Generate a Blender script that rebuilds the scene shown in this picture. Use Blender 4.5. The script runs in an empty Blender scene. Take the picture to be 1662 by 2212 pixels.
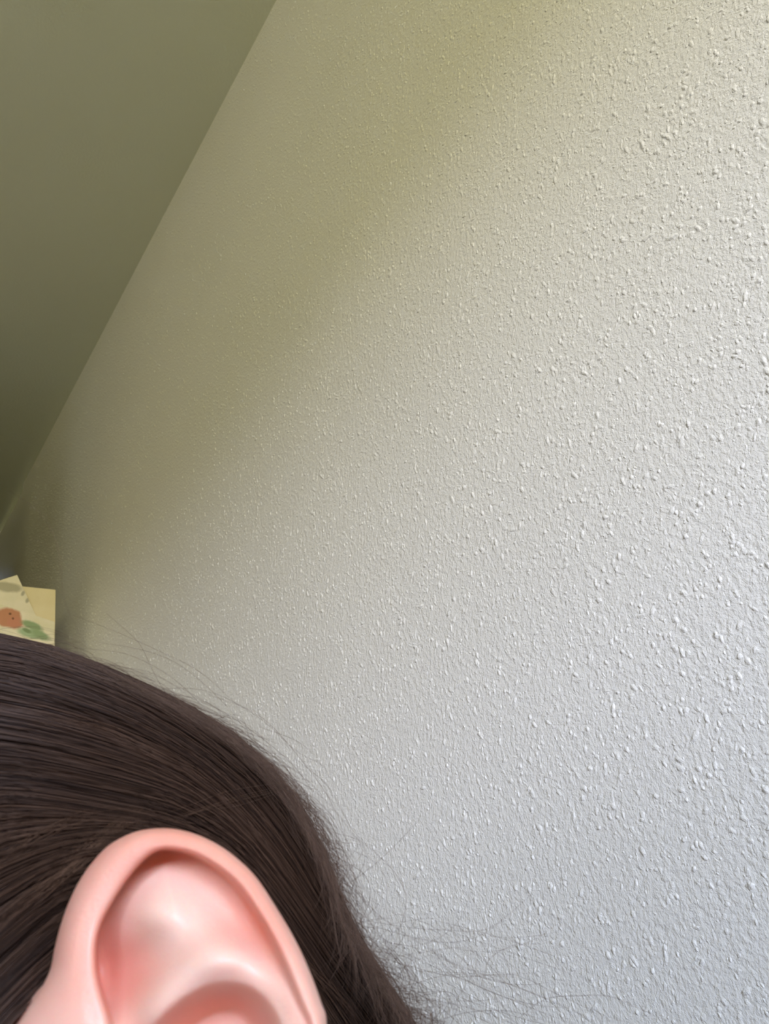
import bpy, bmesh, math, random
import numpy as np
from mathutils import Matrix, Vector

random.seed(7)
rng = np.random.default_rng(7)
C = bpy.context.scene.collection

# ------------------------------------------------------------------ camera
F_PX, CX, CY = 1907.0, 831.0, 1106.0
CAM_H = 1.22                                   # phone height above the floor
AY = np.array([-1551.0, 1411.0, F_PX]); AY /= np.linalg.norm(AY)       # room axes seen from the camera
AZ = np.array([-481.0, -3106.0, F_PX]); AZ -= AZ.dot(AY) * AY; AZ /= np.linalg.norm(AZ)
AX = np.cross(AY, AZ)
ROT = np.stack([AX, AY, AZ])                   # camera (right, down, forward) -> world
def W(p):
    return np.asarray(p) @ ROT.T + np.array([0, 0, CAM_H])
def ray(px, py):
    return np.array([(px - CX) / F_PX, (py - CY) / F_PX, 1.0])

cam = bpy.data.cameras.new('camera')
cam.sensor_fit = 'VERTICAL'; cam.sensor_height = 24.0; cam.sensor_width = 24.0
cam.lens = 24.0 * F_PX / 2212.0
cam.clip_start = 0.005
cam.dof.use_dof = True; cam.dof.focus_distance = 0.36; cam.dof.aperture_fstop = 26
camo = bpy.data.objects.new('camera', cam); C.objects.link(camo)
m = Matrix.Identity(4)
for i in range(3):
    m[i][0] = ROT[i][0]; m[i][1] = -ROT[i][1]; m[i][2] = -ROT[i][2]
m[2][3] = CAM_H
camo.matrix_world = m
bpy.context.scene.camera = camo

# ------------------------------------------------------------------ world, lights, exposure
world = bpy.data.worlds.new('world'); bpy.context.scene.world = world
world.use_nodes = True
# outdoors: pale cool sky above the horizon, sunlit warm ground and foliage below it
WN, WK = world.node_tree.nodes, world.node_tree.links
bg = WN['Background']; bg.inputs[1].default_value = 30.0
wtc = WN.new('ShaderNodeTexCoord'); wsp = WN.new('ShaderNodeSeparateXYZ'); wrp = WN.new('ShaderNodeValToRGB')
wmr = WN.new('ShaderNodeMapRange'); wmr.inputs['From Min'].default_value = -1; wmr.inputs['From Max'].default_value = 1
WK.new(wtc.outputs['Generated'], wsp.inputs[0]); WK.new(wsp.outputs['Z'], wmr.inputs['Value']); WK.new(wmr.outputs['Result'], wrp.inputs['Fac'])
e = wrp.color_ramp.elements
e[0].position = 0.49; e[0].color = (0.425, 0.385, 0.185, 1)
e[1].position = 0.515; e[1].color = (1.28, 1.25, 1.38, 1)
for ps, cl in ((0.55, (1.08, 1.13, 1.35, 1)), (0.62, (0.50, 0.64, 0.92, 1)), (1.0, (0.34, 0.46, 0.75, 1))):
    e.new(ps).color = cl
WK.new(wrp.outputs['Color'], bg.inputs[0])
WALL_X, FAR_Y, NEAR_Y, LEFT_X, CEIL = 0.36, 2.02, -1.25, -2.4, CAM_H + 1.18
def area(name, loc, target, sx, sy, power, col, spread=180):
    l = bpy.data.lights.new(name, 'AREA'); l.shape = 'RECTANGLE'; l.size = sx; l.size_y = sy
    l.energy = power; l.color = col; l.spread = math.radians(spread)
    o = bpy.data.objects.new(name, l); C.objects.link(o); o.location = loc
    o.rotation_euler = (Vector(target) - Vector(loc)).to_track_quat('-Z', 'Y').to_euler()
    return o
WIN = (-1.5, -0.02, 1.33, 1.93)                 # window in the near wall: x0 x1 z0 z1
po = area('window_portal', ((WIN[0] + WIN[1]) / 2, NEAR_Y - 0.02, (WIN[2] + WIN[3]) / 2), ((WIN[0] + WIN[1]) / 2, 0, (WIN[2] + WIN[3]) / 2), WIN[1] - WIN[0], WIN[3] - WIN[2], 1, (1, 1, 1))
po.data.cycles.is_portal = True
vs = bpy.context.scene.view_settings
vs.view_transform = 'Standard'; vs.look = 'None'; vs.gamma = 1.0; vs.use_curve_mapping = False
vs.exposure = 0.0

# ------------------------------------------------------------------ materials
def mat(name, col, rough=0.6, **kw):
    mt = bpy.data.materials.new(name); mt.use_nodes = True
    b = mt.node_tree.nodes['Principled BSDF']
    b.inputs['Base Color'].default_value = (*col, 1); b.inputs['Roughness'].default_value = rough
    for k, v in kw.items(): b.inputs[k].default_value = v
    return mt
def nodes(mt): return mt.node_tree.nodes, mt.node_tree.links, mt.node_tree.nodes['Principled BSDF']

def wall_paint(name, col, bump_d, scale, col2=None):
    mt = mat(name, col, 0.5); N, K, b = nodes(mt)
    b.inputs['Specular IOR Level'].default_value = 0.35
    tc = N.new('ShaderNodeTexCoord')
    n1 = N.new('ShaderNodeTexNoise'); n1.inputs['Scale'].default_value = scale; n1.inputs['Detail'].default_value = 4
    n1.inputs['Roughness'].default_value = 0.55
    n2 = N.new('ShaderNodeTexNoise'); n2.inputs['Scale'].default_value = 3.0; n2.inputs['Detail'].default_value = 3
    K.new(tc.outputs['Object'], n1.inputs['Vector']); K.new(tc.outputs['Object'], n2.inputs['Vector'])
    bp = N.new('ShaderNodeBump'); bp.inputs['Strength'].default_value = 1.0; bp.inputs['Distance'].default_value = bump_d
    K.new(n1.outputs['Fac'], bp.inputs['Height']); K.new(bp.outputs['Normal'], b.inputs['Normal'])
    rp = N.new('ShaderNodeValToRGB')
    c2 = col2 or tuple(c * 0.96 for c in col)
    rp.color_ramp.elements[0].position = 0.35; rp.color_ramp.elements[0].color = (*c2, 1)
    rp.color_ramp.elements[1].position = 0.65; rp.color_ramp.elements[1].color = (*col, 1)
    K.new(n2.outputs['Fac'], rp.inputs['Fac']); K.new(rp.outputs['Color'], b.inputs['Base Color'])
    return mt
M_WALL = wall_paint('woodchip_paint', (0.80, 0.785, 0.735), 0.0010, 360)
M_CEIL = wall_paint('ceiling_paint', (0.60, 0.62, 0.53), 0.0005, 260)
M_FLOOR = wall_paint('floor_wood', (0.26, 0.19, 0.10), 0.0003, 40, (0.20, 0.14, 0.07))
M_WHITE = mat('white_lacquer', (0.75, 0.74, 0.70), 0.4)
M_WOOD = wall_paint('dark_wood', (0.20, 0.13, 0.08), 0.0003, 60, (0.14, 0.09, 0.05))

# ------------------------------------------------------------------ mesh helpers
def mesh_np(name, verts, faces, smooth=True):
    me = bpy.data.meshes.new(name)
    verts = np.asarray(verts, np.float32); faces = np.asarray(faces, np.int32)
    k = faces.shape[1]
    me.vertices.add(len(verts)); me.vertices.foreach_set('co', verts.ravel())
    me.loops.add(faces.size); me.loops.foreach_set('vertex_index', faces.ravel())
    me.polygons.add(len(faces)); me.polygons.foreach_set('loop_start', np.arange(0, faces.size, k, dtype=np.int32))
    me.polygons.foreach_set('loop_total', np.full(len(faces), k, np.int32))
    if smooth: me.polygons.foreach_set('use_smooth', np.ones(len(faces), bool))
    me.update(calc_edges=True); me.validate()
    return me
def link(name, me, mt, parent=None, **props):
    o = bpy.data.objects.new(name, me); C.objects.link(o)
    if mt: me.materials.clear(); me.materials.append(mt)
    if parent: o.parent = parent
    for k, v in props.items(): o[k] = v
    return o
def box_bm(bm, lo, hi, bevel=0):
    r = bmesh.ops.create_cube(bm, size=1)
    for v in r['verts']:
        v.co = Vector([(lo[i] + hi[i]) / 2 + v.co[i] * (hi[i] - lo[i]) for i in range(3)])
    if bevel:
        es = list({e for v in r['verts'] for e in v.link_edges})
        bmesh.ops.bevel(bm, geom=es, offset=bevel, segments=2, affect='EDGES', profile=0.5)
def boxes(name, lst, mt, parent=None, bevel=0, **props):
    bm = bmesh.new()
    for lo, hi in lst: box_bm(bm, lo, hi, bevel)
    me = bpy.data.meshes.new(name); bm.to_mesh(me); bm.free()
    return link(name, me, mt, parent, **props)

# ------------------------------------------------------------------ the room
S = dict(kind='structure')
T = 0.12
boxes('floor', [((LEFT_X - T, NEAR_Y - T, -0.1), (WALL_X + T, FAR_Y + T, 0))], M_FLOOR, **S)
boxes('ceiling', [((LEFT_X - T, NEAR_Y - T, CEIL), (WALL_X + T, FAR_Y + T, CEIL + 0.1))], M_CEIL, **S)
# right wall: its wallpaper steps back 5 mm beyond y = 1.73
STEP = 1.735
wall = boxes('wall_right', [((WALL_X, NEAR_Y - T, 0), (WALL_X + T, STEP, CEIL)),
                            ((WALL_X + 0.006, STEP, 0), (WALL_X + T, FAR_Y + T, CEIL))], M_WALL, **S)
boxes('wall_back', [((LEFT_X - T, FAR_Y, 0), (WALL_X, FAR_Y + T, CEIL))], M_WALL, **S)
boxes('wall_left', [((LEFT_X - T, NEAR_Y - T, 0), (LEFT_X, FAR_Y, CEIL))], M_WALL, **S)
x0, x1, z0, z1 = WIN
boxes('wall_front', [((LEFT_X, NEAR_Y - T, 0), (x0, NEAR_Y, CEIL)), ((x1, NEAR_Y - T, 0), (WALL_X, NEAR_Y, CEIL)),
                     ((x0, NEAR_Y - T, 0), (x1, NEAR_Y, z0)), ((x0, NEAR_Y - T, z1), (x1, NEAR_Y, CEIL))], M_WALL, **S)
b = 0.05
boxes('window_1', [((x0, NEAR_Y - T, z0), (x0 + b, NEAR_Y - 0.05, z1)), ((x1 - b, NEAR_Y - T, z0), (x1, NEAR_Y - 0.05, z1)),
                   ((x0, NEAR_Y - T, z0), (x1, NEAR_Y - 0.05, z0 + b)), ((x0, NEAR_Y - T, z1 - b), (x1, NEAR_Y - 0.05, z1)),
                   (((x0 + x1) / 2 - b / 2, NEAR_Y - T, z0), ((x0 + x1) / 2 + b / 2, NEAR_Y - 0.05, z1))], M_WHITE, **S)

# woodchip relief: low painted chips pressed under the wallpaper paint
def woodchips(n):
    k1 = 5
    # chips over the part of the wall that can be seen; denser where it is near
    y = -0.05 + 1.7 * rng.random(n) ** 1.35; z = rng.uniform(CAM_H - 0.25, CEIL, n)
    keep = ~((y > 0.85) & (z < CAM_H + 0.28)); y, z = y[keep], z[keep]; n = len(y)
    L = rng.gamma(2.4, 0.00042, n) + 0.0005; Wd = L * rng.uniform(0.36, 0.9, n)
    big = rng.random(n) < 0.03; L[big] *= 1.7
    Wd = np.clip(Wd, 0.0004, 0.0016)
    H = np.clip(Wd * rng.uniform(0.14, 0.46, n), 0.00008, 0.0006)
    th = rng.normal(math.pi / 2, 0.85, n)
    ang = np.arange(k1) * 2 * math.pi / k1
    ring = np.stack([np.cos(ang), np.sin(ang)], 1)
    V = np.zeros((n, 1 + 2 * k1, 3))
    jit = rng.uniform(0.72, 1.2, (n, k1))
    ct, st = np.cos(th), np.sin(th)
    def put(idx, a, bq, h):
        V[:, idx, 1] = y + a * ct - bq * st
        V[:, idx, 2] = z + a * st + bq * ct
        V[:, idx, 0] = WALL_X - h + np.where(y > STEP, 0.006, 0)
    put(0, L * rng.uniform(-.15, .15, n), 0 * L, H)
    for j in range(k1):
        put(1 + j, L * .62 * ring[j, 0] * jit[:, j], Wd * .62 * ring[j, 1] * jit[:, j], H * rng.uniform(.72, 1, n))
        put(1 + k1 + j, L * 1.05 * ring[j, 0] * jit[:, j], Wd * 1.1 * ring[j, 1] * jit[:, j], np.full(n, -0.00003))
    fs = []
    for j in range(k1):
        q = (j + 1) % k1
        fs += [(0, 1 + q, 1 + j), (1 + j, 1 + q, 1 + k1 + q), (1 + j, 1 + k1 + q, 1 + k1 + j)]
    fs = np.array(fs)
    Fc = (fs[None] + (np.arange(n) * (1 + 2 * k1))[:, None, None]).reshape(-1, 3)
    return mesh_np('woodchip_relief', V.reshape(-1, 3), Fc)
link('woodchip_relief', woodchips(90000), M_WALL, wall, kind='stuff')

# ------------------------------------------------------------------ furniture in the corner
wd = bpy.data.objects.new('shade_cabinet', None); C.objects.link(wd); wd.location = (-0.27, 1.67, 0)  # unseen cabinet, added to cast the soft shade on the wall corner
wd['label'] = 'tall dark cabinet out of view, added to shade the corner'; wd['category'] = 'shade_cabinet'
def loc(lo, hi, o): return (tuple(lo[i] - o.location[i] for i in range(3)), tuple(hi[i] - o.location[i] for i in range(3)))
WX0, WX1, WY0, WY1, WZ = -0.72, 0.18, 1.34, 2.0, 2.25
boxes('body', [loc((WX0, WY0, 0.0), (WX1, WY1, WZ), wd)], M_WOOD, wd, 0.003)
for i in range(2):
    a = WX0 + 0.005 + i * 0.448
    d = boxes('door', [loc((a, WY0 - 0.02, 0.08), (a + 0.442, WY0, WZ - 0.01), wd)], M_WOOD, wd, 0.003)
    kx = a + (0.41 if i == 0 else 0.04)
    boxes('knob', [loc((kx - 0.01, WY0 - 0.045, 1.05), (kx + 0.01, WY0 - 0.02, 1.07), wd)], M_WHITE, d, 0.004)

sh = bpy.data.objects.new('wall_shelf', None); C.objects.link(sh); sh.location = (0.27, 1.3, CAM_H + 0.47)
sh['label'] = 'small white shelf on the wall behind the head, holding postcards'; sh['category'] = 'shelf'
SZ = CAM_H + 0.49
boxes('board', [loc((0.182, 1.16, SZ - 0.02), (0.36, 1.5, SZ), sh)], M_WHITE, sh, 0.002)
for yy in (1.2, 1.46):
    boxes('bracket', [loc((0.35, yy, SZ - 0.12), (0.36, yy + 0.02, SZ - 0.02), sh), loc((0.20, yy, SZ - 0.032), (0.36, yy + 0.02, SZ - 0.02), sh)], M_WHITE, sh)

# ------------------------------------------------------------------ postcards, standing upright on the shelf
def card(name, corners_px, y, mt, label, thick=0.0005, lean=0.0):
    """corners: three picture points (top left, top right, bottom right) on a plane facing the room at depth y; real thickness"""
    P = []
    for (u, v) in corners_px:
        r = ROT @ ray(u, v); P.append(r * (y / r[1]) + np.array([0, 0, CAM_H]))
    P = np.array(P)
    n = len(P); cen = P.mean(0)
    V = np.concatenate([P - cen, P - cen + np.array([0, thick, 0])])
    bm = bmesh.new(); vs_ = [bm.verts.new(v) for v in V]
    f = bm.faces.new(vs_[:n]); bk = bm.faces.new(list(reversed(vs_[n:])))
    for i in range(n):
        j = (i + 1) % n; bm.faces.new([vs_[j], vs_[i], vs_[n + i], vs_[n + j]])
    bmesh.ops.recalc_face_normals(bm, faces=bm.faces)
    me = bpy.data.meshes.new(name); bm.to_mesh(me); bm.free()
    o = link(name, me, mt, None, label=label, category='card', group='cards propped in the corner')
    o.location = cen
    return o, cen

def rect_on_wall(u0, v0, ang, w, h, y):
    """world rectangle on plane y: top right corner at picture point, tilted by ang; returns 4 world corners"""
    r = ROT @ ray(u0, v0); p = r * (y / r[1]) + np.array([0, 0, CAM_H])
    ex = np.array([math.cos(ang), 0, math.sin(ang)]); ez = np.array([-math.sin(ang), 0, math.cos(ang)])
    return [p - ex * w, p, p - ez * h, p - ex * w - ez * h]
def flat_card(name, corners, mt, label, thick=0.0006):
    P = np.array(corners); cen = P.mean(0); n = 4
    V = np.concatenate([P - cen, P - cen + np.array([0, thick, 0])])
    F = [(0, 1, 2, 3), (7, 6, 5, 4)] + [((i + 1) % 4, i, 4 + i, 4 + (i + 1) % 4) for i in range(4)]
    me = bpy.data.meshes.new(name); me.from_pydata(V.tolist(), [], F); me.update()
    o = link(name, me, mt, None, label=label, category='card', group='cards propped in the corner')
    o.location = cen
    return o

def paper(name, col, col2, scale=22):
    mt = mat(name, col, 0.6); N, K, b = nodes(mt)
    tc = N.new('ShaderNodeTexCoord'); nz = N.new('ShaderNodeTexNoise'); nz.inputs['Scale'].default_value = scale
    nz.inputs['Detail'].default_value = 3
    rp = N.new('ShaderNodeValToRGB'); rp.color_ramp.elements[0].position = .38; rp.color_ramp.elements[1].position = .62
    rp.color_ramp.elements[0].color = (*col2, 1); rp.color_ramp.elements[1].color = (*col, 1)
    K.new(tc.outputs['Object'], nz.inputs['Vector']); K.new(nz.outputs['Fac'], rp.inputs['Fac']); K.new(rp.outputs['Color'], b.inputs['Base Color'])
    return mt
def blobs(mt, lst):
    """soft printed shapes: (x, z, rx, rz, rot, colour, softness) in object coordinates"""
    N, K, b = nodes(mt)
    tc = N.new('ShaderNodeTexCoord'); nz = N.new('ShaderNodeTexNoise'); nz.inputs['Scale'].default_value = 90; nz.inputs['Detail'].default_value = 2
    K.new(tc.outputs['Object'], nz.inputs['Vector'])
    src = b.inputs['Base Color'].links[0].from_socket
    for (x, z, rx, rz, rot, col, soft) in lst:
        mp = N.new('ShaderNodeMapping'); mp.vector_type = 'TEXTURE'
        mp.inputs['Location'].default_value = (x, 0, z); mp.inputs['Rotation'].default_value = (0, rot, 0)
        mp.inputs['Scale'].default_value = (rx, 10, rz)
        K.new(tc.outputs['Object'], mp.inputs['Vector'])
        ln = N.new('ShaderNodeVectorMath'); ln.operation = 'LENGTH'; K.new(mp.outputs['Vector'], ln.inputs[0])
        ad = N.new('ShaderNodeMath'); ad.operation = 'MULTIPLY_ADD'; K.new(nz.outputs['Fac'], ad.inputs[0]); ad.inputs[1].default_value = 0.5
        K.new(ln.outputs['Value'], ad.inputs[2])
        mr = N.new('ShaderNodeMapRange'); mr.inputs['From Min'].default_value = 1.25 - soft; mr.inputs['From Max'].default_value = 1.25 + soft
        mr.inputs['To Min'].default_value = 1; mr.inputs['To Max'].default_value = 0
        K.new(ad.outputs['Value'], mr.inputs['Value'])
        mx = N.new('ShaderNodeMix'); mx.data_type = 'RGBA'
        K.new(mr.outputs['Result'], mx.inputs['Factor']); K.new(src, mx.inputs['A']); mx.inputs['B'].default_value = (*col, 1)
        src = mx.outputs['Result']
    K.new(src, b.inputs['Base Color'])

M_YEL = paper('yellow_card_paper', (0.90, 0.78, 0.54), (0.85, 0.73, 0.48), 30)
M_WHT = paper('white_card_paper', (0.92, 0.84, 0.70), (0.86, 0.79, 0.62), 40)
M_PIC = paper('picture_card_paper', (0.92, 0.83, 0.68), (0.82, 0.76, 0.56), 45)
YC = 1.22
def wpos(u, v, y):
    r = ROT @ ray(u, v); return r * (y / r[1]) + np.array([0, 0, CAM_H])
def quad(name, pts_px, y, mt, label):
    return flat_card(name, [wpos(u, v, y) for u, v in pts_px], mt, label)
def rel(o, u, v, y):
    p = wpos(u, v, y); return p[0] - o.location[0], p[2] - o.location[2]
c1 = quad('postcard', [(-10, 1261), (120, 1274), (117, 1475), (-12, 1472)], YC + 0.012, M_YEL, 'plain yellow card behind the tilted white card and the picture card')
c2 = quad('postcard', [(-75, 1277), (37, 1242), (110, 1400), (0, 1450)], YC + 0.006, M_WHT, 'tilted cream white card with a grey oval, its corner pointing up')
c3 = quad('postcard', [(-78, 1280), (118, 1343), (116, 1476), (-80, 1470)], YC, M_PIC, 'cream picture card with an orange creature and green plants, in front')
u = 0.00078
x, z = rel(c2, 14, 1268, YC + 0.006); blobs(M_WHT, [(x, z, 28 * u, 10 * u, -0.05, (0.50, 0.46, 0.34), .25), (rel(c2, 52, 1278, YC)[0], rel(c2, 52, 1278, YC)[1], 3 * u, 6 * u, .3, (0.5, 0.46, 0.34), .3), (rel(c2, 62, 1293, YC)[0], rel(c2, 62, 1293, YC)[1], 3 * u, 6 * u, .3, (0.5, 0.46, 0.34), .3)])
P3 = lambda uu, vv: rel(c3, uu, vv, YC)
O = (0.58, 0.26, 0.15); G = (0.30, 0.40, 0.22); G2 = (0.40, 0.52, 0.32)
blobs(M_PIC, [(*P3(18, 1334), 23 * u, 20 * u, 0, O, .12), (*P3(-6, 1330), 16 * u, 8 * u, 0, O, .12), (*P3(34, 1346), 14 * u, 12 * u, 0, (0.60, 0.25, 0.16), .2),
              (*P3(22, 1326), 2.4 * u, 2.4 * u, 0, (0.2, 0.08, 0.04), .3), (*P3(28, 1336), 2.2 * u, 2.2 * u, 0, (0.2, 0.08, 0.04), .3),
              (*P3(70, 1352), 20 * u, 8 * u, 0.3, G, .25), (*P3(66, 1368), 24 * u, 9 * u, 0.2, G2, .3), (*P3(88, 1372), 18 * u, 8 * u, 0.4, G, .3),
              (*P3(58, 1362), 8 * u, 4 * u, 0.4, (0.22, 0.30, 0.15), .3)])

# ------------------------------------------------------------------ the person: head frame
HC = np.array([-0.1016, 0.1186, 0.1907])       # head centre in camera axes
HR = np.array([0.1035, 0.0802, 0.0939])        # half sizes: front-back, side, up (hair included)
FWD = np.array([0, 0, 1.0]); th_ = -(FWD - FWD.dot(AZ) * AZ); th_ /= np.linalg.norm(th_)
rh_ = np.cross(AZ, th_)
if rh_[0] < 0: rh_ = -rh_
HL = .6 * rh_ + .8 * th_; HF = -.8 * rh_ + .6 * th_
HA = np.stack([HF, HL, AZ])                    # camera -> head frame
HEAD_W = W(HC)
def head2world(p):                             # head-frame point (front, left, up) in metres -> world
    return W(np.asarray(p) @ HA + HC)

def skin_material():
    mt = mat('skin', (0.86, 0.50, 0.41), 0.42); N, K, b = nodes(mt)
    b.inputs['Subsurface Weight'].default_value = 0.45
    b.inputs['Subsurface Radius'].default_value = (1.0, 0.32, 0.18)
    b.inputs['Subsurface Scale'].default_value = 0.0026
    b.inputs['Specular IOR Level'].default_value = 0.4
    at = N.new('ShaderNodeAttribute'); at.attribute_name = 'flush_shade'
    tc = N.new('ShaderNodeTexCoord'); nz = N.new('ShaderNodeTexNoise'); nz.inputs['Scale'].default_value = 130; nz.inputs['Detail'].default_value = 3
    K.new(tc.outputs['Object'], nz.inputs['Vector'])
    ad = N.new('ShaderNodeMath'); ad.operation = 'MULTIPLY_ADD'; ad.inputs[1].default_value = 0.35; ad.use_clamp = True
    K.new(nz.outputs['Fac'], ad.inputs[0]); K.new(at.outputs['Fac'], ad.inputs[2])
    rp = N.new('ShaderNodeValToRGB')
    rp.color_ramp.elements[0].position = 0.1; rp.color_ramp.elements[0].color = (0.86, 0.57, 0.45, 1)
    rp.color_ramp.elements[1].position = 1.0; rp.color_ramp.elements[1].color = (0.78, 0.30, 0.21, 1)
    K.new(ad.outputs['Value'], rp.inputs['Fac']); K.new(rp.outputs['Color'], b.inputs['Base Color'])
    n2 = N.new('ShaderNodeTexNoise'); n2.inputs['Scale'].default_value = 1500; K.new(tc.outputs['Object'], n2.inputs['Vector'])
    bp = N.new('ShaderNodeBump'); bp.inputs['Distance'].default_value = 0.00012; bp.inputs['Strength'].default_value = .6
    K.new(n2.outputs['Fac'], bp.inputs['Height']); K.new(bp.outputs['Normal'], b.inputs['Normal'])
    return mt
M_SKIN = skin_material()

# ---------------------------------------- ear: relief of helix, fossa, antihelix and concha with a rolled rim
def catmull(P, n, closed=False):
    P = np.asarray(P, float)
    if closed: Q = np.concatenate([P[-1:], P, P[:2]])
    else: Q = np.concatenate([2 * P[:1] - P[1:2], P, 2 * P[-1:] - P[-2:-1]])
    segs = len(Q) - 3; out = []
    for s in np.linspace(0, segs, n, endpoint=not closed):
        i = min(int(s), segs - 1); t = s - i
        a, b_, c, d = Q[i:i + 4]
        out.append(0.5 * (2 * b_ + (c - a) * t + (2 * a - 5 * b_ + 4 * c - d) * t * t + (3 * b_ - a - 3 * c + d) * t ** 3))
    return np.array(out)
def seg_dist(P, L, closed):
    """distance of points P to polyline L, with arc parameter 0..1"""
    A = L; B = np.roll(L, -1, 0)
    if not closed: A, B = A[:-1], B[:-1]
    best = np.full(len(P), 1e9); par = np.zeros(len(P))
    for i, (a, b_) in enumerate(zip(A, B)):
        d = b_ - a; t = np.clip(((P - a) @ d) / max(d @ d, 1e-9), 0, 1)
        q = np.hypot(*(P - a - t[:, None] * d).T); k = q < best
        best[k] = q[k]; par[k] = (i + t[k]) / len(A)
    return best, par
def inside(P, L):
    r = np.zeros(len(P), bool); x, y = P.T; n = len(L); j = n - 1
    for i in range(n):
        xi, yi = L[i]; xj, yj = L[j]
        c = ((yi > y) != (yj > y)) & (x < (xj - xi) * (y - yi) / (yj - yi + 1e-12) + xi)
        r ^= c; j = i
    return r
def sstep(a, b_, x):
    t = np.clip((x - a) / (b_ - a), 0, 1); return t * t * (3 - 2 * t)

OUT = catmull([(706, 2212), (694, 2165), (670, 2100), (640, 2034), (600, 1965), (552, 1893), (500, 1844), (450, 1813), (400, 1795), (350, 1789),
               (292, 1797), (238, 1824), (200, 1862), (172, 1902), (149, 1948), (131, 1998), (118, 2048), (109, 2092), (92, 2130), (66, 2172), (38, 2216), (14, 2262),
               (0, 2330), (20, 2440), (80, 2560), (180, 2680), (290, 2770), (400, 2800), (510, 2760), (600, 2650), (670, 2500), (706, 2350)], 420, True)
INN = catmull([(660, 2240), (632, 2165), (600, 2085), (570, 2020), (545, 1975), (505, 1915), (460, 1875), (420, 1850), (378, 1838), (340, 1838), (306, 1862), (270, 1905), (238, 1955),
               (216, 2000), (207, 2044), (209, 2100), (220, 2142), (238, 2186), (250, 2225), (270, 2300), (300, 2400), (340, 2530), (430, 2640), (540, 2600), (620, 2470), (660, 2340)], 300, True)
RIDGE = catmull([(215, 2290), (262, 2225), (330, 2165), (392, 2112), (450, 2078), (510, 2068), (565, 2092), (606, 2140), (634, 2205), (644, 2300), (620, 2450), (540, 2560)], 70)
SUPC = catmull([(470, 2070), (420, 2030), (370, 1995), (325, 1955), (310, 1915)], 30)
CON = catmull([(290, 2290), (345, 2222), (405, 2170), (465, 2142), (530, 2146), (575, 2185), (600, 2250), (600, 2350), (570, 2470), (480, 2560), (370, 2500), (310, 2380)], 120, True)

def ear_height(P):
    """height in mm towards the viewer, and skin tone 0..1: redness plus painted shade and highlight"""
    so, _ = seg_dist(P, OUT, True)
    si, par = seg_dist(P, INN, True)
    ins = inside(P, INN); sd = np.where(ins, si, -si)
    t = np.where(ins, 1.0, so / (so + si + 1e-6))
    dome = np.sqrt(np.clip(1 - (1 - np.clip(t / .55, 0, 1)) ** 2, 0, 1))
    # groove depth round the rim: deep in front, shallow behind
    th = np.interp(P[:, 0], [150, 230, 330, 450, 560, 640, 700], [1.0, 1.0, .9, .7, .5, .3, .15])
    th = th * (1 - .4 * sstep(2150, 2400, P[:, 1]))
    low = sstep(2150, 2500, P[:, 1])
    rim = -3.2 + 6.4 * dome * (1 - .35 * low)
    rim -= (1 - np.clip(th, 0, 1)) * 1.1 * sstep(.5, 1, t)
    rim -= 1.2 * sstep(.62, 1.0, t)
    floor_ = -0.3 * np.ones(len(P)) - 6.4 * th * np.exp(-(np.clip(sd - 10, 0, None) / 60) ** 2) + 1.5 * (1 - th) * sstep(480, 600, P[:, 0])
    g = lambda cx, cy, sx, sy, rot=0: np.exp(-((((P[:, 0] - cx) * math.cos(rot) + (P[:, 1] - cy) * math.sin(rot)) / sx) ** 2 + ((-(P[:, 0] - cx) * math.sin(rot) + (P[:, 1] - cy) * math.cos(rot)) / sy) ** 2))
    floor_ -= 5.0 * g(262, 2090, 95, 80, -.5)
    floor_ += 2.2 * g(322, 1975, 75, 62)
    floor_ -= 1.7 * g(560, 2035, 90, 26, .95)
    floor_ += 1.1 * g(505, 1965, 75, 22, .85)
    dr, pr = seg_dist(P, RIDGE, False)
    floor_ += 3.0 * np.exp(-(dr / 54) ** 2) * sstep(0, .12, pr)
    ds, ps = seg_dist(P, SUPC, False)
    floor_ += 0.9 * np.exp(-(ds / 60) ** 2)
    dc, _ = seg_dist(P, CON, True); ic = inside(P, CON); sc = np.where(ic, dc, -dc)
    floor_ -= 11.5 * sstep(-22, 50, sc)
    floor_ += 1.5 * g(500, 2290, 90, 60)
    k = sstep(-26, 4, sd)
    h = rim * (1 - k) + np.minimum(floor_, 99) * k
    flush_shade = .40 + .10 * (1 - k) + .22 * (1 - k) * sstep(2150, 1850, P[:, 1]) + .30 * g(545, 1990, 90, 40, .9) + .25 * np.exp(-(sd / 26) ** 2) * sstep(2400, 2150, P[:, 1]) \
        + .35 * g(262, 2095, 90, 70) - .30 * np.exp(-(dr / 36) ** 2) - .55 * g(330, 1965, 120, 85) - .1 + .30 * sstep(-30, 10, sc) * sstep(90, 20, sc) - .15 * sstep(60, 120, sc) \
        - .1 * sstep(2100, 2250, P[:, 1]) * (1 - k)  # natural redness, with hollow shade and ridge and plateau highlights painted in
    return h, np.clip(flush_shade, 0, 1)

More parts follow.
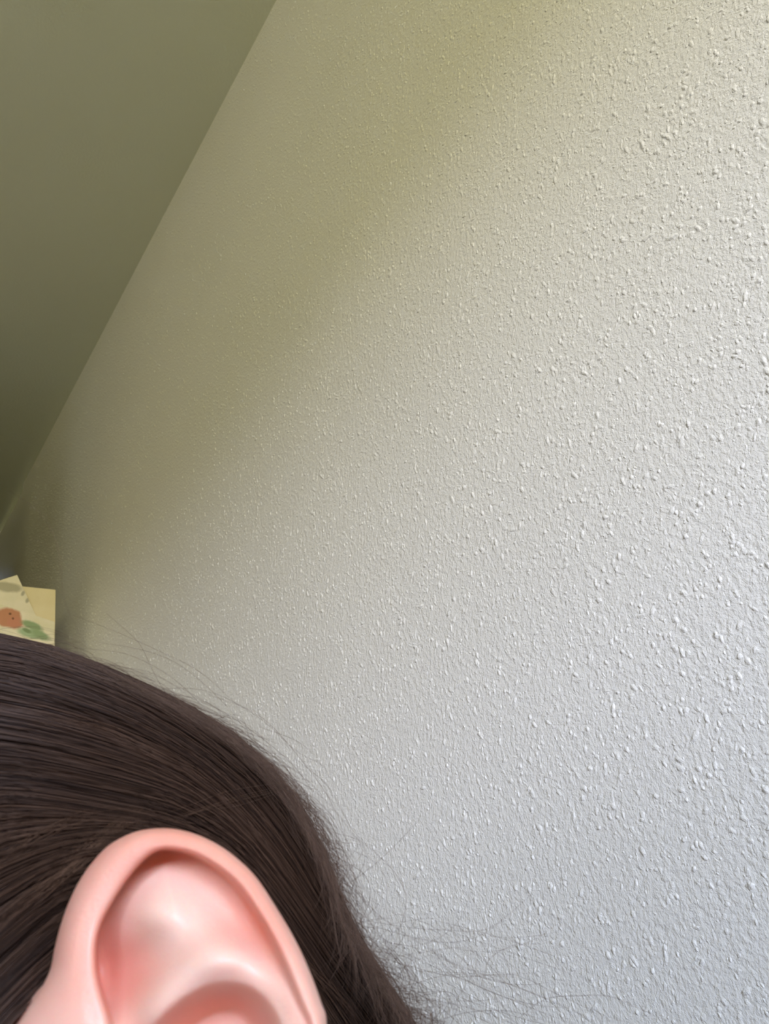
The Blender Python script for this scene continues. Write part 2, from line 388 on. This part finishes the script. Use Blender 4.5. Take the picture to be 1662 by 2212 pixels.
def ear_plane(P):
    return 0.1245 + 0.000036 * (2212 - P[:, 1]).clip(-200, 600) - 0.000016 * (P[:, 0] - 400)
def build_ear():
    pole = np.array([380.0, 2230.0])
    nr = 150
    d = OUT - pole
    rr = np.sin(np.linspace(0.004, 1, nr) * math.pi / 2) ** 0.92   # rings crowd towards the rim
    rr[-1] = 1
    P = (pole + rr[:, None, None] * d[None]).reshape(-1, 2)
    h, fl = ear_height(P)
    H2 = h.reshape(nr, len(OUT))
    for _ in range(6):                                              # soften the relief, not the rim
        S_ = (H2[:-2] + H2[2:] + np.roll(H2, 1, 1)[1:-1] + np.roll(H2, -1, 1)[1:-1] + 2 * H2[1:-1]) / 6
        w_ = sstep(148, 120, np.arange(1, nr - 1).astype(float))[:, None]
        H2[1:-1] = H2[1:-1] * (1 - w_) + S_ * w_
    h = H2.ravel()
    z = ear_plane(P) - h * 1e-3
    # the helix rolls over its groove: its inner lip hangs inwards over the hollow
    def sdist(Q):
        d_, _ = seg_dist(Q, INN, True); return np.where(inside(Q, INN), d_, -d_)
    s0 = sdist(P); gr = np.stack([sdist(P + (2, 0)) - s0, sdist(P + (0, 2)) - s0], 1) / 2
    gr /= np.maximum(np.linalg.norm(gr, axis=1, keepdims=True), .3)
    lip = np.interp(P[:, 0], [150, 330, 450, 560, 640], [1.0, .9, .65, .35, .1]) * (1 - .8 * sstep(2100, 2300, P[:, 1]))
    P = P + gr * (21 * lip * np.exp(-((s0 + 21) / 13) ** 2))[:, None]
    X = np.stack([(P[:, 0] - CX) / F_PX * z, (P[:, 1] - CY) / F_PX * z, z], 1)
    m_ = len(OUT); rings = [X.reshape(nr, m_, 3)]; fls = [fl.reshape(nr, m_)]
    zp = ear_plane(OUT)
    ant = sstep(230, 60, OUT[:, 0]) * sstep(2000, 2180, OUT[:, 1])          # front root: flows into the cheek
    for (s, dz) in [(1.0, .0042), (.985, .0056), (.95, .0068), (.86, .0085), (.76, .011), (.70, .016), (.66, .024), (.64, .034), (.62, .05)]:
        ss = s * (1 - ant) + (1.0 + (1 - s) * .4) * ant
        Q = pole + d * ss[:, None]; zz = zp + dz
        q0 = np.stack([(Q[:, 0] - CX) / F_PX * zz, (Q[:, 1] - CY) / F_PX * zz, zz], 1)
        if dz > .01: pass
        rings.append(q0[None]); fls.append(np.full((1, m_), .55))
    R = np.concatenate(rings); Fl = np.concatenate(fls).ravel()
    n_ = len(R)
    i = np.arange(n_ - 1)[:, None]; j = np.arange(m_)[None]
    a = i * m_ + j; b_ = i * m_ + (j + 1) % m_
    faces = np.stack([a, b_, b_ + m_, a + m_], -1).reshape(-1, 4)
    return R.reshape(-1, 3), faces, Fl
ear_cam, ear_faces, ear_flush_shade = build_ear()

# ---------------------------------------- head, neck and body: one continuous surface
def body_mesh():
    bm = bmesh.new()
    def ball(p, r, sub=3):
        q = bmesh.ops.create_icosphere(bm, subdivisions=sub, radius=1)
        for v in q['verts']:
            l = np.array(v.co) * r + p
            v.co = Vector(head2world(l))
    ball((-.004, 0, .0), HR * 0.93, 4)                                   # cranium
    ball((.045, 0, -.05), (.048, .055, .075)); ball((.058, 0, -.092), (.032, .034, .03))   # face, chin
    for s in (-1, 1):
        ball((.066, .036 * s, -.045), (.024, .024, .026)); ball((.088, .03 * s, .018), (.012, .026, .009)); ball((.026, .040 * s, -.066), (.036, .019, .040))
        ball((.104, .0095 * s, -.043), (.008, .0075, .007))
    for k in range(7): ball((.092 + .0032 * k, 0, .004 - .0075 * k), (.009, .0075 + .0007 * k, .009), 2)
    ball((.099, 0, -.067), (.006, .019, .005), 2); ball((.097, 0, -.076), (.007, .017, .005), 2)
    me = bpy.data.meshes.new('head_tmp'); bm.to_mesh(me); bm.free()
    ho = bpy.data.objects.new('head_tmp', me); C.objects.link(ho)
    # limbs and trunk: skinned skeleton standing beside the wall
    hx, hy, hz = HEAD_W
    fw = ROT @ HF; lf = ROT @ HL
    def at(f_, l_, z_): return (hx + fw[0] * f_ + lf[0] * l_, hy + fw[1] * f_ + lf[1] * l_, z_)
    J = {'pelvis': (at(-.02, 0, .70), .105), 'waist': (at(-.02, 0, .80), .092), 'chest': (at(-.03, 0, .95), .105), 'collar': (at(-.03, 0, hz - .19), .06),
         'neck': (at(-.02, 0, hz - .13), .047), 'skull': (at(-.005, 0, hz - .05), .05)}
    E = [('pelvis', 'waist'), ('waist', 'chest'), ('chest', 'collar'), ('collar', 'neck'), ('neck', 'skull')]
    for s, n_ in ((1, 'l'), (-1, 'r')):
        J.update({'sh' + n_: (at(-.03, .13 * s, hz - .215), .045), 'el' + n_: (at(.0, .17 * s, hz - .42), .032), 'wr' + n_: (at(.07, .17 * s, hz - .60), .022), 'pa' + n_: (at(.09, .165 * s, hz - .66), .022),
                  'hip' + n_: (at(-.02, .07 * s, .63), .072), 'kn' + n_: (at(.0, .08 * s, .36), .046), 'an' + n_: (at(-.02, .085 * s, .06), .03), 'toe' + n_: (at(.11, .09 * s, .03), .025)})
        E += [('collar', 'sh' + n_), ('sh' + n_, 'el' + n_), ('el' + n_, 'wr' + n_), ('wr' + n_, 'pa' + n_), ('pelvis', 'hip' + n_), ('hip' + n_, 'kn' + n_), ('kn' + n_, 'an' + n_), ('an' + n_, 'toe' + n_)]
        for k in range(5):                                                # four fingers and a thumb
            a = 'f%d%s' % (k, n_); off = (k - 1.5) * .013
            if k < 4:
                J[a] = (at(.10 + off * .3, (.165) * s + off * .9, hz - .70), .0075); J[a + 'b'] = (at(.105 + off * .3, .160 * s + off, hz - .735 + .004 * abs(k - 1)), .0062)
            else:
                J[a] = (at(.125, .15 * s, hz - .66), .009); J[a + 'b'] = (at(.14, .145 * s, hz - .69), .0075)
            E += [('pa' + n_, a), (a, a + 'b')]
    names = list(J); idx = {n_: i for i, n_ in enumerate(names)}
    sm = bpy.data.meshes.new('limb_tmp'); sm.from_pydata([J[n_][0] for n_ in names], [(idx[a], idx[b_]) for a, b_ in E], [])
    so = bpy.data.objects.new('limb_tmp', sm); C.objects.link(so)
    md = so.modifiers.new('skin', 'SKIN'); md.use_smooth_shade = True
    for i, n_ in enumerate(names):
        sm.skin_vertices[0].data[i].radius = (J[n_][1],) * 2; sm.skin_vertices[0].data[i].use_root = (n_ == 'pelvis')
    so.modifiers.new('sub', 'SUBSURF').levels = 2
    dg = bpy.context.evaluated_depsgraph_get(); dg.update()
    ev = bpy.data.meshes.new_from_object(so.evaluated_get(dg))
    bm = bmesh.new(); bm.from_mesh(me); bm.from_mesh(ev)
    um = bpy.data.meshes.new('union_tmp'); bm.to_mesh(um); bm.free()
    uo = bpy.data.objects.new('union_tmp', um); C.objects.link(uo)
    rm = uo.modifiers.new('r', 'REMESH'); rm.mode = 'VOXEL'; rm.voxel_size = 0.0042; rm.use_smooth_shade = True
    sr = uo.modifiers.new('s', 'SMOOTH'); sr.factor = .5; sr.iterations = 10
    dg = bpy.context.evaluated_depsgraph_get(); dg.update()
    fin = bpy.data.meshes.new_from_object(uo.evaluated_get(dg))
    for o in (ho, so, uo): bpy.data.objects.remove(o)
    V = np.empty(len(fin.vertices) * 3, np.float32); fin.vertices.foreach_get('co', V); V = V.reshape(-1, 3)
    Fq = [tuple(p.vertices) for p in fin.polygons]
    return V, Fq, J, idx
BV, BF, JO, _ = body_mesh()

earL = W(ear_cam)
eh = (ear_cam - HC) @ HA.T; eh[:, 1] *= -1
earR = head2world(eh)
origin = np.array([HEAD_W[0], HEAD_W[1], 0.0])
V = np.concatenate([BV, earL, earR]) - origin
faces = list(BF) + [tuple(f_ + len(BV)) for f_ in ear_faces] + [tuple((f_ + len(BV) + len(earL))[::-1]) for f_ in ear_faces]
pm = bpy.data.meshes.new('person'); pm.from_pydata(V.tolist(), [], faces); pm.update()
pm.polygons.foreach_set('use_smooth', np.ones(len(pm.polygons), bool))
at_ = pm.attributes.new('flush_shade', 'FLOAT', 'POINT')
at_.data.foreach_set('value', np.concatenate([np.full(len(BV), .4), ear_flush_shade, ear_flush_shade]).astype(np.float32))
person = link('person', pm, M_SKIN, None, label='person with brown hair swept back behind a bare pink ear, seen close up', category='person')
person.location = origin.tolist()

def hobj(name, me, mt, **p):
    o = link(name, me, mt, person, **p); return o
# eyes and brows (turned out of the picture)
M_EYE = mat('eye_white', (.85, .83, .8), .15); M_IRIS = mat('iris_brown', (.10, .05, .02), .1)
for s in (-1, 1):
    for nm, mt, r, off in (('eyeball', M_EYE, .0115, 0), ('iris', M_IRIS, .0058, .0068)):
        bm = bmesh.new(); bmesh.ops.create_uvsphere(bm, u_segments=20, v_segments=12, radius=r)
        c = head2world((.0835 + off, .031 * s, -.003)) - origin
        for v in bm.verts: v.co += Vector(c)
        me = bpy.data.meshes.new(nm); bm.to_mesh(me); bm.free()
        hobj(nm, me, mt)

# clothing
def cloth(name, keep, grow, mt, label=None):
    Vb = BV - origin
    z_ = Vb[:, 2]
    tris = [f_ for f_ in BF if all(keep(Vb[i]) for i in f_)]
    ids = sorted({i for f_ in tris for i in f_}); rm_ = {k: i for i, k in enumerate(ids)}
    me = bpy.data.meshes.new(name); me.from_pydata(Vb[ids].tolist(), [], [tuple(rm_[i] for i in f_) for f_ in tris]); me.update()
    me.polygons.foreach_set('use_smooth', np.ones(len(me.polygons), bool))
    nn = [v.normal.copy() for v in me.vertices]
    for v, q in zip(me.vertices, nn): v.co += q * grow
    return hobj(name, me, mt)
hz0 = HEAD_W[2]
M_SHIRT = wall_paint('grey_cotton', (.30, .31, .34), .0004, 500); M_JEAN = wall_paint('blue_denim', (.07, .10, .18), .0004, 700)
cloth('shirt', lambda p: .68 < p[2] < hz0 - .165 and not (p[2] < hz0 - .36 and math.hypot(p[0], p[1] ) > .155), .006, M_SHIRT)
cloth('trousers', lambda p: .07 < p[2] < .70 and math.hypot(p[0], p[1]) < .158, .005, M_JEAN)

# ------------------------------------------------------------------ hair
M_HAIR = mat('hair_brown', (0.07, 0.045, 0.032), 0.42)
def hair_nodes(mt, lo, hi):
    N, K, b = nodes(mt)
    at = N.new('ShaderNodeAttribute'); at.attribute_name = 'tone'
    rp = N.new('ShaderNodeValToRGB'); rp.color_ramp.elements[0].color = (*lo, 1); rp.color_ramp.elements[1].color = (*hi, 1)
    K.new(at.outputs['Fac'], rp.inputs['Fac']); K.new(rp.outputs['Color'], b.inputs['Base Color'])
    b.inputs['Specular IOR Level'].default_value = 0.25
hair_nodes(M_HAIR, (0.026, 0.012, 0.007), (0.120, 0.064, 0.038))
M_FLY = mat('loose_hair_brown', (0.13, 0.080, 0.055), 0.6, **{'Specular IOR Level': 0.2})
M_CAP = mat('hair_root_brown', (0.028, 0.017, 0.012), 0.7)

def hair_point(P, swell):
    """picture direction -> point on the head of hair (or the nearest approach to it); P (...,2), swell relative radius"""
    U = np.stack([(P[..., 0] - CX) / F_PX, (P[..., 1] - CY) / F_PX, np.ones(P.shape[:-1])], -1)
    r = HR * (1 + swell)[..., None]
    u_ = (U @ HA.T) / r; q = (HA @ HC) / r
    aa = (u_ * u_).sum(-1); bb = (u_ * q).sum(-1); cc = (q * q).sum(-1) - 1
    disc = bb * bb - aa * cc
    t = (bb - np.sqrt(np.clip(disc, 0, None))) / aa
    return U * t[..., None]
def tubes(name, P, rad, tone=None, sides=3):
    """P (n, k, 3) world points, rad (n, k)"""
    n, k, _ = P.shape
    T_ = np.gradient(P, axis=1); T_ /= np.linalg.norm(T_, axis=2, keepdims=True) + 1e-12
    ref = np.array([0.3, 0.2, 0.93]); A = np.cross(T_, ref); A /= np.linalg.norm(A, axis=2, keepdims=True) + 1e-12
    B = np.cross(T_, A)
    V = np.stack([P + rad[..., None] * (math.cos(a) * A + math.sin(a) * B) for a in np.arange(sides) * 2 * math.pi / sides], 2)
    i = (np.arange(n) * k)[:, None, None]; j = np.arange(k - 1)[None, :, None]; s = np.arange(sides)[None, None]
    a = (i + j) * sides + s; b_ = (i + j) * sides + (s + 1) % sides
    Fc = np.stack([a, b_, b_ + sides, a + sides], -1).reshape(-1, 4)
    me = mesh_np(name, V.reshape(-1, 3) - origin, Fc)
    if tone is not None:
        t = me.attributes.new('tone', 'FLOAT', 'POINT')
        t.data.foreach_set('value', np.repeat(tone, k * sides).astype(np.float32))
    return me
ROWS = [
 [(-640, 1440), (-300, 1345), (0, 1368), (130, 1400), (330, 1482), (500, 1577), (620, 1690), (700, 1830), (742, 1950), (800, 2060), (905, 2220), (1010, 2400)],
 [(-680, 1560), (-300, 1420), (0, 1430), (170, 1475), (350, 1555), (520, 1680), (640, 1830), (720, 1980), (800, 2090), (890, 2230), (990, 2410)],
 [(-700, 1700), (-300, 1520), (0, 1535), (200, 1580), (380, 1650), (520, 1760), (630, 1900), (730, 2050), (840, 2210), (950, 2400)],
 [(-720, 1840), (-300, 1650), (0, 1640), (220, 1680), (400, 1730), (530, 1820), (630, 1950), (730, 2100), (830, 2240), (930, 2410)],
 [(-740, 2000), (-300, 1790), (0, 1730), (200, 1750), (380, 1780), (510, 1850), (620, 1990), (720, 2140), (810, 2270), (900, 2430)],
 [(-740, 2180), (-320, 1980), (-60, 1850), (120, 1800), (300, 1790), (460, 1850), (590, 2000), (700, 2170), (790, 2310), (870, 2450)],
 [(-700, 2350), (-340, 2180), (-100, 2010), (60, 1900), (220, 1840), (380, 1870), (530, 2010), (650, 2180), (740, 2330), (830, 2470)],
 [(-620, 2480), (-340, 2360), (-120, 2190), (30, 2050), (170, 1940), (330, 1930), (480, 2060), (610, 2230), (710, 2380), (800, 2500)],
 [(-520, 2600), (-300, 2510), (-110, 2360), (20, 2220), (150, 2100), (300, 2050), (450, 2150), (570, 2300), (670, 2430), (770, 2530)],
]
KP = 23
ROWS = [r + [(r[-1][0] + 55, r[-1][1] + 230)] for r in ROWS]
RS = np.array([catmull(r, 200) for r in ROWS])
def resample(L, k):
    d = np.r_[0, np.cumsum(np.hypot(*np.diff(L, axis=0).T))]; s = np.linspace(0, d[-1], k)
    return np.stack([np.interp(s, d, L[:, 0]), np.interp(s, d, L[:, 1])], 1)
RR = np.array([resample(l, KP) for l in RS])
RD = np.array([catmull(RR[:, j], 161) for j in range(KP)]).transpose(1, 0, 2)      # dense across rows
def strands(n, wander, sw_mu, sw_sd, seed, vmin=0, vmax=1):
    g = np.random.default_rng(seed)
    clumps = 130
    vc = g.random(clumps)
    v0 = g.random(n) * (vmax - vmin) + vmin
    c = np.argmin(np.abs(v0[:, None] - vc[None]), 1)
    v1 = v0 * .45 + .55 * vc[c] + g.normal(0, .012, n)
    s = np.linspace(0, 1, KP)[None]; cut = g.uniform(.84, 1, n)[:, None]
    ph = g.uniform(0, 6.28, (n, 2)); cph = g.uniform(0, 6.28, clumps)[c]
    v = v0[:, None] * (1 - .5 * np.sin(s * math.pi)) + v1[:, None] * .5 * np.sin(s * math.pi)
    v = v + wander * (np.sin(s * 5 + ph[:, :1]) * .5 + .8 * np.sin(s * 3.3 + cph[:, None]))
    v = np.clip(v, 0.0, 1)
    idx = v * 160; i0 = np.clip(idx.astype(int), 0, 159); t = (idx - i0)[..., None]
    js = np.linspace(0, 1, KP)[None] * cut * (KP - 1); j = np.clip(js.astype(int), 0, KP - 2); tj = (js - j)[..., None]
    P = (RD[i0, j] * (1 - t) + RD[i0 + 1, j] * t) * (1 - tj) + (RD[i0, j + 1] * (1 - t) + RD[i0 + 1, j + 1] * t) * tj
    sw = g.normal(sw_mu, sw_sd, n)[:, None] + .006 * np.sin(s * 7 + ph[:, 1:]) + .004 * np.sin(s * 4 + cph[:, None])
    X = hair_point(P, sw)
    # the loose tail behind the ear has thickness in depth
    tail = sstep(.62, 1, s)[..., None] * (g.uniform(0, 1, n)[:, None, None])
    X = X * (1 + .16 * tail)
    tone = np.clip(g.beta(1.6, 2.6, n) + .16 * np.sin(cph * 3) , 0, 1)
    return X, tone
X, tone = strands(9500, .010, -.004, .010, 3)
rad = np.full(X.shape[:2], 0.00008) * rng.uniform(.6, 1.3, (len(X), 1))
rad[:, -3:] *= np.array([.8, .5, .2])
hair = hobj('hair', tubes('hair', W(X), rad, tone), M_HAIR, kind='stuff', label='brown hair combed back over the head')
# far side of the head: the same hair mirrored, fewer strands
X2, tone2 = strands(1000, .012, -.004, .010, 5)
E2 = (X2 - HC) @ HA.T; E2[..., 1] *= -1; 
rad2 = np.full(X2.shape[:2], .00022)
# keep the mirrored side from rising over the near outline
hair2 = hobj('hair', tubes('hair_far', head2world(E2), rad2, tone2), M_HAIR, kind='stuff')
# under layer of the combed hair, from the hairline all round the crown to the nape
nu = 3200; a_ = rng.uniform(-1.75, 1.75, nu)
S0 = np.stack([.78 - .22 * np.abs(np.sin(a_)), .80 * np.sin(a_), .30 + .42 * np.cos(a_)], 1)
M0 = np.stack([-.15 + 0 * a_, 1.0 * np.sin(a_), .15 + .95 * np.cos(a_)], 1)
E0 = np.stack([-.72 + 0 * a_, .42 * np.sin(a_), -.62 + .3 * np.cos(a_)], 1)
for Q in (S0, M0, E0): Q += rng.normal(0, .03, Q.shape); Q /= np.linalg.norm(Q, axis=1, keepdims=True)
tq = np.linspace(0, 1, 16)[None, :, None]
D_ = (1 - tq) ** 2 * S0[:, None] + 2 * tq * (1 - tq) * 1.25 * M0[:, None] + tq ** 2 * E0[:, None]
D_ /= np.linalg.norm(D_, axis=2, keepdims=True)
D_ = D_ * HR * rng.uniform(.968, .982, (nu, 1, 1))
hobj('hair', tubes('hair_under', head2world(D_), np.full((nu, 16), .00032), rng.beta(1.6, 2.6, nu)), M_HAIR, kind='stuff')
# root layer under the strands
bm = bmesh.new(); bmesh.ops.create_icosphere(bm, subdivisions=6, radius=1)
kill = []
for v in bm.verts:
    f_, l_, u_ = v.co
    if (f_ > .55 and u_ < .5) or u_ < -.2 + .75 * min(f_, 0) + .9 * max(f_, 0): kill.append(v)
    v.co = Vector(head2world(np.array((f_, l_, u_)) * HR * .972) - origin)
bmesh.ops.delete(bm, geom=kill, context='VERTS')
me = bpy.data.meshes.new('hair_roots'); bm.to_mesh(me); bm.free()
for p in me.polygons: p.use_smooth = True
hobj('hair_roots', me, M_CAP)

# loose hairs standing off the outline
def fly(paths, depth, r, name):
    k = 16; P = []
    for i, pth in enumerate(paths):
        q = resample(catmull(pth, 80), k); z = depth[i] if hasattr(depth, '__len__') else depth
        z = z + .006 * np.sin(np.linspace(0, 3, k) + i)
        P.append(np.stack([(q[:, 0] - CX) / F_PX * z, (q[:, 1] - CY) / F_PX * z, z], 1))
    P = W(np.array(P)); rr = np.array([r[i] if hasattr(r, '__len__') else r for i in range(len(paths))])
    R_ = rr[:, None] * np.concatenate([np.linspace(.7, 1, 6), np.ones(5), np.linspace(1, .35, 5)])[None]
    return tubes(name, P, R_)
HERO = [
 [(760, 1905), (800, 1875), (850, 1830), (905, 1772)],
 [(760, 1800), (831, 1860), (862, 1898), (879, 1946), (860, 2018), (831, 2086)],
 [(690, 1850), (735, 1889), (800, 1960), (870, 2014), (975, 2081), (1081, 2168), (1115, 2212)],
 [(800, 1990), (889, 2004), (966, 2009), (1048, 2009), (1110, 1966), (1153, 1927)],
 [(780, 1990), (870, 2019), (966, 2036), (1033, 2023), (1086, 1990)],
 [(1040, 2130), (1048, 2100), (1062, 2067), (1110, 2042), (1168, 2038)],
 [(800, 2120), (870, 2130), (975, 2105), (1081, 2120), (1216, 2173), (1300, 2212)],
 [(790, 2060), (864, 2081), (985, 2110), (1110, 2105), (1197, 2144), (1303, 2192), (1380, 2215)],
 [(920, 2214), (950, 2204), (1009, 2187), (1091, 2183), (1154, 2197), (1210, 2215)],
 [(1120, 2200), (1178, 2158), (1250, 2151), (1322, 2153), (1399, 2187), (1470, 2216)],
 [(790, 1980), (841, 2048), (889, 2105), (927, 2168), (939, 2225)],
 [(800, 1990), (850, 2052), (899, 2108), (935, 2170), (950, 2225)],
 [(800, 2010), (900, 2070), (1010, 2120), (1130, 2170), (1240, 2214)],
 [(230, 1325), (265, 1355), (303, 1393), (335, 1458), (368, 1507), (420, 1540)],
 [(200, 1385), (308, 1404), (379, 1431), (444, 1480), (503, 1540), (541, 1594)],
 [(330, 1495), (352, 1488), (422, 1488), (487, 1507), (568, 1556), (639, 1621), (698, 1653)],
 [(160, 1330), (240, 1360), (330, 1400), (430, 1450), (520, 1530)],
 [(180, 1400), (280, 1415), (380, 1470), (470, 1560)],
 [(380, 1480), (470, 1530), (560, 1590), (640, 1660), (700, 1750)],
 [(450, 1500), (560, 1545), (650, 1640), (720, 1740), (760, 1850)],
 [(560, 1570), (640, 1600), (690, 1640)],
 [(640, 1640), (710, 1700), (760, 1790), (800, 1830)],
 [(20, 1060), (78, 1100), (112, 1145), (130, 1210), (140, 1300), (190, 1400)],
]
hero_d = [.178] * 3 + [.185] * 3 + [.19] * 7 + [.20] * 9 + [.15]
hobj('loose_hair', fly(HERO, hero_d, [.000042] * 22 + [.000022], 'loose_hair'), M_FLY, kind='stuff', label='fine loose hairs standing off the head')
g = np.random.default_rng(11)
OL = resample(RS[0], 400)
tan = np.gradient(OL, axis=0); tan /= np.linalg.norm(tan, axis=1)[:, None]
nor = np.stack([tan[:, 1], -tan[:, 0]], 1)       # outward (up / right)
paths, dep, rads = [], [], []
for i in range(2400):
    s = int(np.clip(g.beta(2.0, 1.35) * 330 + 70, 60, 380)); ln = g.uniform(60, 330) * (1 if s < 300 else .7)
    far = sstep(150, 330, np.array(float(s))) 
    amp = g.exponential(9 + 17 * far) + g.uniform(-20, 3)
    k = 6; pth = []; bend = g.normal(.05, .16 + .4 * far)
    tilt = g.normal(.03, .04 + .10 * far)
    p0 = OL[s] - nor[s] * g.uniform(2, 26)
    d0 = tan[s] * math.cos(tilt) + nor[s] * math.sin(tilt)
    if s > 290 and g.random() < .06: d0 = -d0 * .7 + nor[s] * g.uniform(.1, .9)
    ang = math.atan2(d0[1], d0[0]); p = p0.copy(); curl = (ln / 900) * .8 + bend
    # curvature follows the head, with its own swing
    for q in range(k):
        pth.append(p.copy()); p = p + ln / k * np.array([math.cos(ang), math.sin(ang)]); ang += curl / k * 1.2
    pth = np.array(pth) + nor[s] * (amp * np.sin(np.linspace(0, math.pi, k)) ** 1.3)[:, None]
    paths.append(pth); dep.append(g.uniform(.172, .21)); rads.append(g.uniform(.000018, .000045))
for i in range(46):                              # wisps low behind the head
    a = g.uniform(0, 1); p = np.array([g.uniform(780, 960), g.uniform(1960, 2230)]); ang = g.normal(.55, .4); k = 6; pth = []; ln = g.uniform(120, 520); cv = g.normal(.0, .9)
    for q in range(k):
        pth.append(p.copy()); p = p + ln / k * np.array([math.cos(ang), math.sin(ang)]); ang += cv / k
    paths.append(np.array(pth)); dep.append(g.uniform(.175, .21)); rads.append(g.uniform(.00002, .000045))
hobj('loose_hair', fly(paths, dep, rads, 'loose_hair_mass'), M_FLY, kind='stuff')

# light wisps lying across the hair above and before the ear
WISP = [([(-20, 2020), (50, 1950), (150, 1880), (235, 1800), (320, 1750)], 16), ([(60, 1960), (130, 1890), (200, 1830), (270, 1780)], 9),
        ([(330, 1775), (420, 1745), (500, 1722), (600, 1700)], 6), ([(-20, 1880), (80, 1800), (180, 1760), (300, 1740)], 8),
        ([(80, 1560), (220, 1575), (360, 1640), (480, 1700)], 7), ([(540, 1960), (640, 2060), (760, 2180), (840, 2290)], 8)]
wp = []
for pth, cnt in WISP:
    for _ in range(cnt):
        q = resample(catmull(np.array(pth) + g.normal(0, 9, 2) + g.normal(0, 4, (len(pth), 2)), 60), 16)
        wp.append(q)
wp = np.array(wp)
XW = hair_point(wp, np.full(wp.shape[:2], .022))
rw = np.full(XW.shape[:2], .00005) * np.sin(np.linspace(.25, 2.9, 16))[None]
hobj('hair_wisps', tubes('hair_wisps', W(XW), rw, np.full(len(wp), .95)), M_HAIR, kind='stuff')
